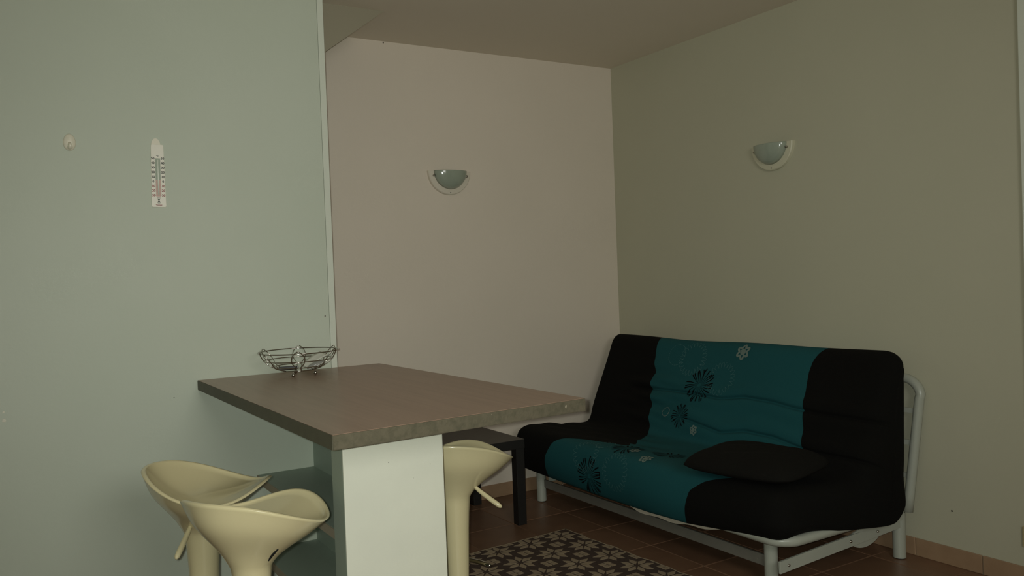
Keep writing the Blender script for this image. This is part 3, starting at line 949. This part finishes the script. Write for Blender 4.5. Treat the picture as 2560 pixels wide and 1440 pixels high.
# illegible signature at the bottom
sg = MB()
P = [(-.012 + .024*i/40, -.0066, -.1205 + .0014*math.sin(i*1.35) + (.001 if i < 5 else 0)) for i in range(41)]
sg.tube(P, .0008, 5).build('signature_print', M['ink_red'], th)

# ------------------------------------------------------------------ adhesive hook
hk = empty('wall_hook', (0.2625, YP, 1.9005), 0, 'small oval ivory adhesive hook on the pale green wall left of the thermometer', 'hook')
V = []; F2 = []; n = 28
for i, (s_, y) in enumerate(((1.0, -.0006), (1.0, -.004), (.9, -.0075), (.68, -.0105), (.35, -.0118))):
    for k in range(n):
        a_ = 2*PI*k/n
        V.append((.0225*s_*math.cos(a_)*(1 - .08*math.sin(a_)), y, .0335*s_*math.sin(a_)))
for i in range(4):
    for k in range(n):
        l = (k+1) % n; F2.append((i*n+k, i*n+l, (i+1)*n+l, (i+1)*n+k))
F2 += [tuple(range(n))[::-1], tuple(range(4*n, 5*n))]
mesh_obj('plate', V, F2, M['hook_white'], hk, smooth=True)
MB().tube([(0, -.010, -.004), (0, -.016, -.014), (0, -.021, -.023), (0, -.026, -.024), (0, -.029, -.016), (0, -.029, -.008)],
          [.006, .0075, .0085, .0085, .0075, .005], 14).build('hook_lip', M['hook_white'], hk, smooth=True)

# ------------------------------------------------------------------ wire basket and what is in it
BX, BY, BZ0 = 1.085, 3.548, TOPZ
bk = empty('wire_basket', (BX, BY, BZ0), math.radians(-108), 'shallow chrome wire fruit basket on the bar against the wall', 'basket')
prf = [(.168, .103), (.150, .075), (.128, .052), (.098, .034), (.068, .024)]
def pr(s):   # s 0 (rim) .. 1 (bottom)
    t = s * 4
    return float(np.interp(t, range(5), [p[0] for p in prf])), float(np.interp(t, range(5), [p[1] for p in prf]))
for s, rad in ((0.0, .0025), (.33, .0021), (.66, .0021), (1.0, .0025)):
    r, z = pr(s)
    MB().tube(arc((0, 0), r, 0, 2*PI, 63, z=z)[:-1], rad, 8, closed=True).build('ring_wire', M['chrome'], bk, smooth=True)
rib = None
for k in range(6):
    if rib is None:
        P = []
        Ltot = .155
        def pt(sm_, wl):  # sm_ metres from the top
            s = (sm_ - .012) / (Ltot - .012)
            if s < 0: r, z = .168 + .012*(-s)*11*.35, .103 - s * .135
            else: r, z = pr(min(s, 1))
            r += .002
            a_ = wl / max(r, .05)
            return (r*math.cos(a_), r*math.sin(a_), z)
        half = [(.157, .0105), (.14, .0098), (.12, .0095), (.106, .0097), (.095, .0115), (.083, .0175), (.070, .0235), (.056, .0268), (.042, .0272), (.028, .0245), (.016, .0188), (.008, .012), (.003, .0055)]
        P = [pt(s, wl) for s, wl in half] + [pt(.001, 0)] + [pt(s, -wl) for s, wl in half[::-1]]
        o = MB().tube(P, .0019, 8).build('rib_wire', M['chrome'], bk, smooth=True); rib = o.data
    else:
        o = bpy.data.objects.new('rib_wire', rib); C.objects.link(o); o.parent = bk
    o.rotation_euler = (0, 0, k * PI / 3)
for wa in (-127, -37, 85):
    a_ = math.radians(wa + 108)
    x, y = .072 * math.cos(a_), .072 * math.sin(a_)
    MB().sphere((x, y, .0085), .0083).tube([(x, y, .012), (x*.95, y*.95, .026)], .0015, 6).build('ball_foot', M['chrome'], bk, smooth=True)
# contents
pa = empty('folded_paper', (BX + .075, BY + .01, BZ0 + .03), math.radians(8), 'folded white paper standing in the right side of the wire basket', 'paper')
V = []; F2 = []; n = 14
for j in range(5):
    for i in range(n + 1):
        t = i / n
        x = -.05 + .10 * t; z = .002 + .046 * t ** 1.4 + .01 * math.sin(PI * t)
        V.append((x, -.035 + .07 * j / 4 + .012 * t, z + .012 * (j / 4) ** 2))
for j in range(4):
    for i in range(n): F2.append((j*(n+1)+i, j*(n+1)+i+1, (j+1)*(n+1)+i+1, (j+1)*(n+1)+i))
o = mesh_obj('sheet', V, F2, M['paper'], pa, smooth=True); s_ = o.modifiers.new('s', 'SOLIDIFY'); s_.thickness = .0012
ge = empty('grey_dome', (BX + .060, BY - .045, BZ0 + .040), math.radians(-20), 'small glossy grey domed object in front of the paper in the wire basket', 'object')
ge.rotation_euler = (0, math.radians(-22), math.radians(-12))
MB().sphere((0, 0, .004), .040, 20, 10, (1.0, .55, .30)).build('dome_shell', M['dull_grey'], ge, smooth=True)
MB().sphere((0, 0, -.001), .0405, 20, 6, (1.0, .55, .08)).build('dome_rim', M['paper'], ge, smooth=True)
bk2 = empty('black_bar', (BX - .046, BY + .008, BZ0 + .0335), math.radians(-10), 'short black plastic bar lying in the left bottom of the wire basket', 'object')
MB().box((-.038, -.008, -.0075), (.038, .008, .0075)).build('bar_body', M['black_plastic'], bk2, bevel=.003)
MB().box((.0382, -.006, -.0055), (.044, .006, .0055)).build('bar_tip', M['dull_grey'], bk2, bevel=.002)

# ------------------------------------------------------------------ socket (only its edge reaches the picture)
MB().box((-.010, -.04, -.04), (-.0005, .04, .04)).build('cover_plate', mat('aged_ivory_plastic', (.42, .36, .2), .4), so, bevel=.003)
MB().tube([(-.0101, 0, 0), (-.0112, 0, 0)], [.020, .019], 20).build('socket_well', M['grey_metal'], so)
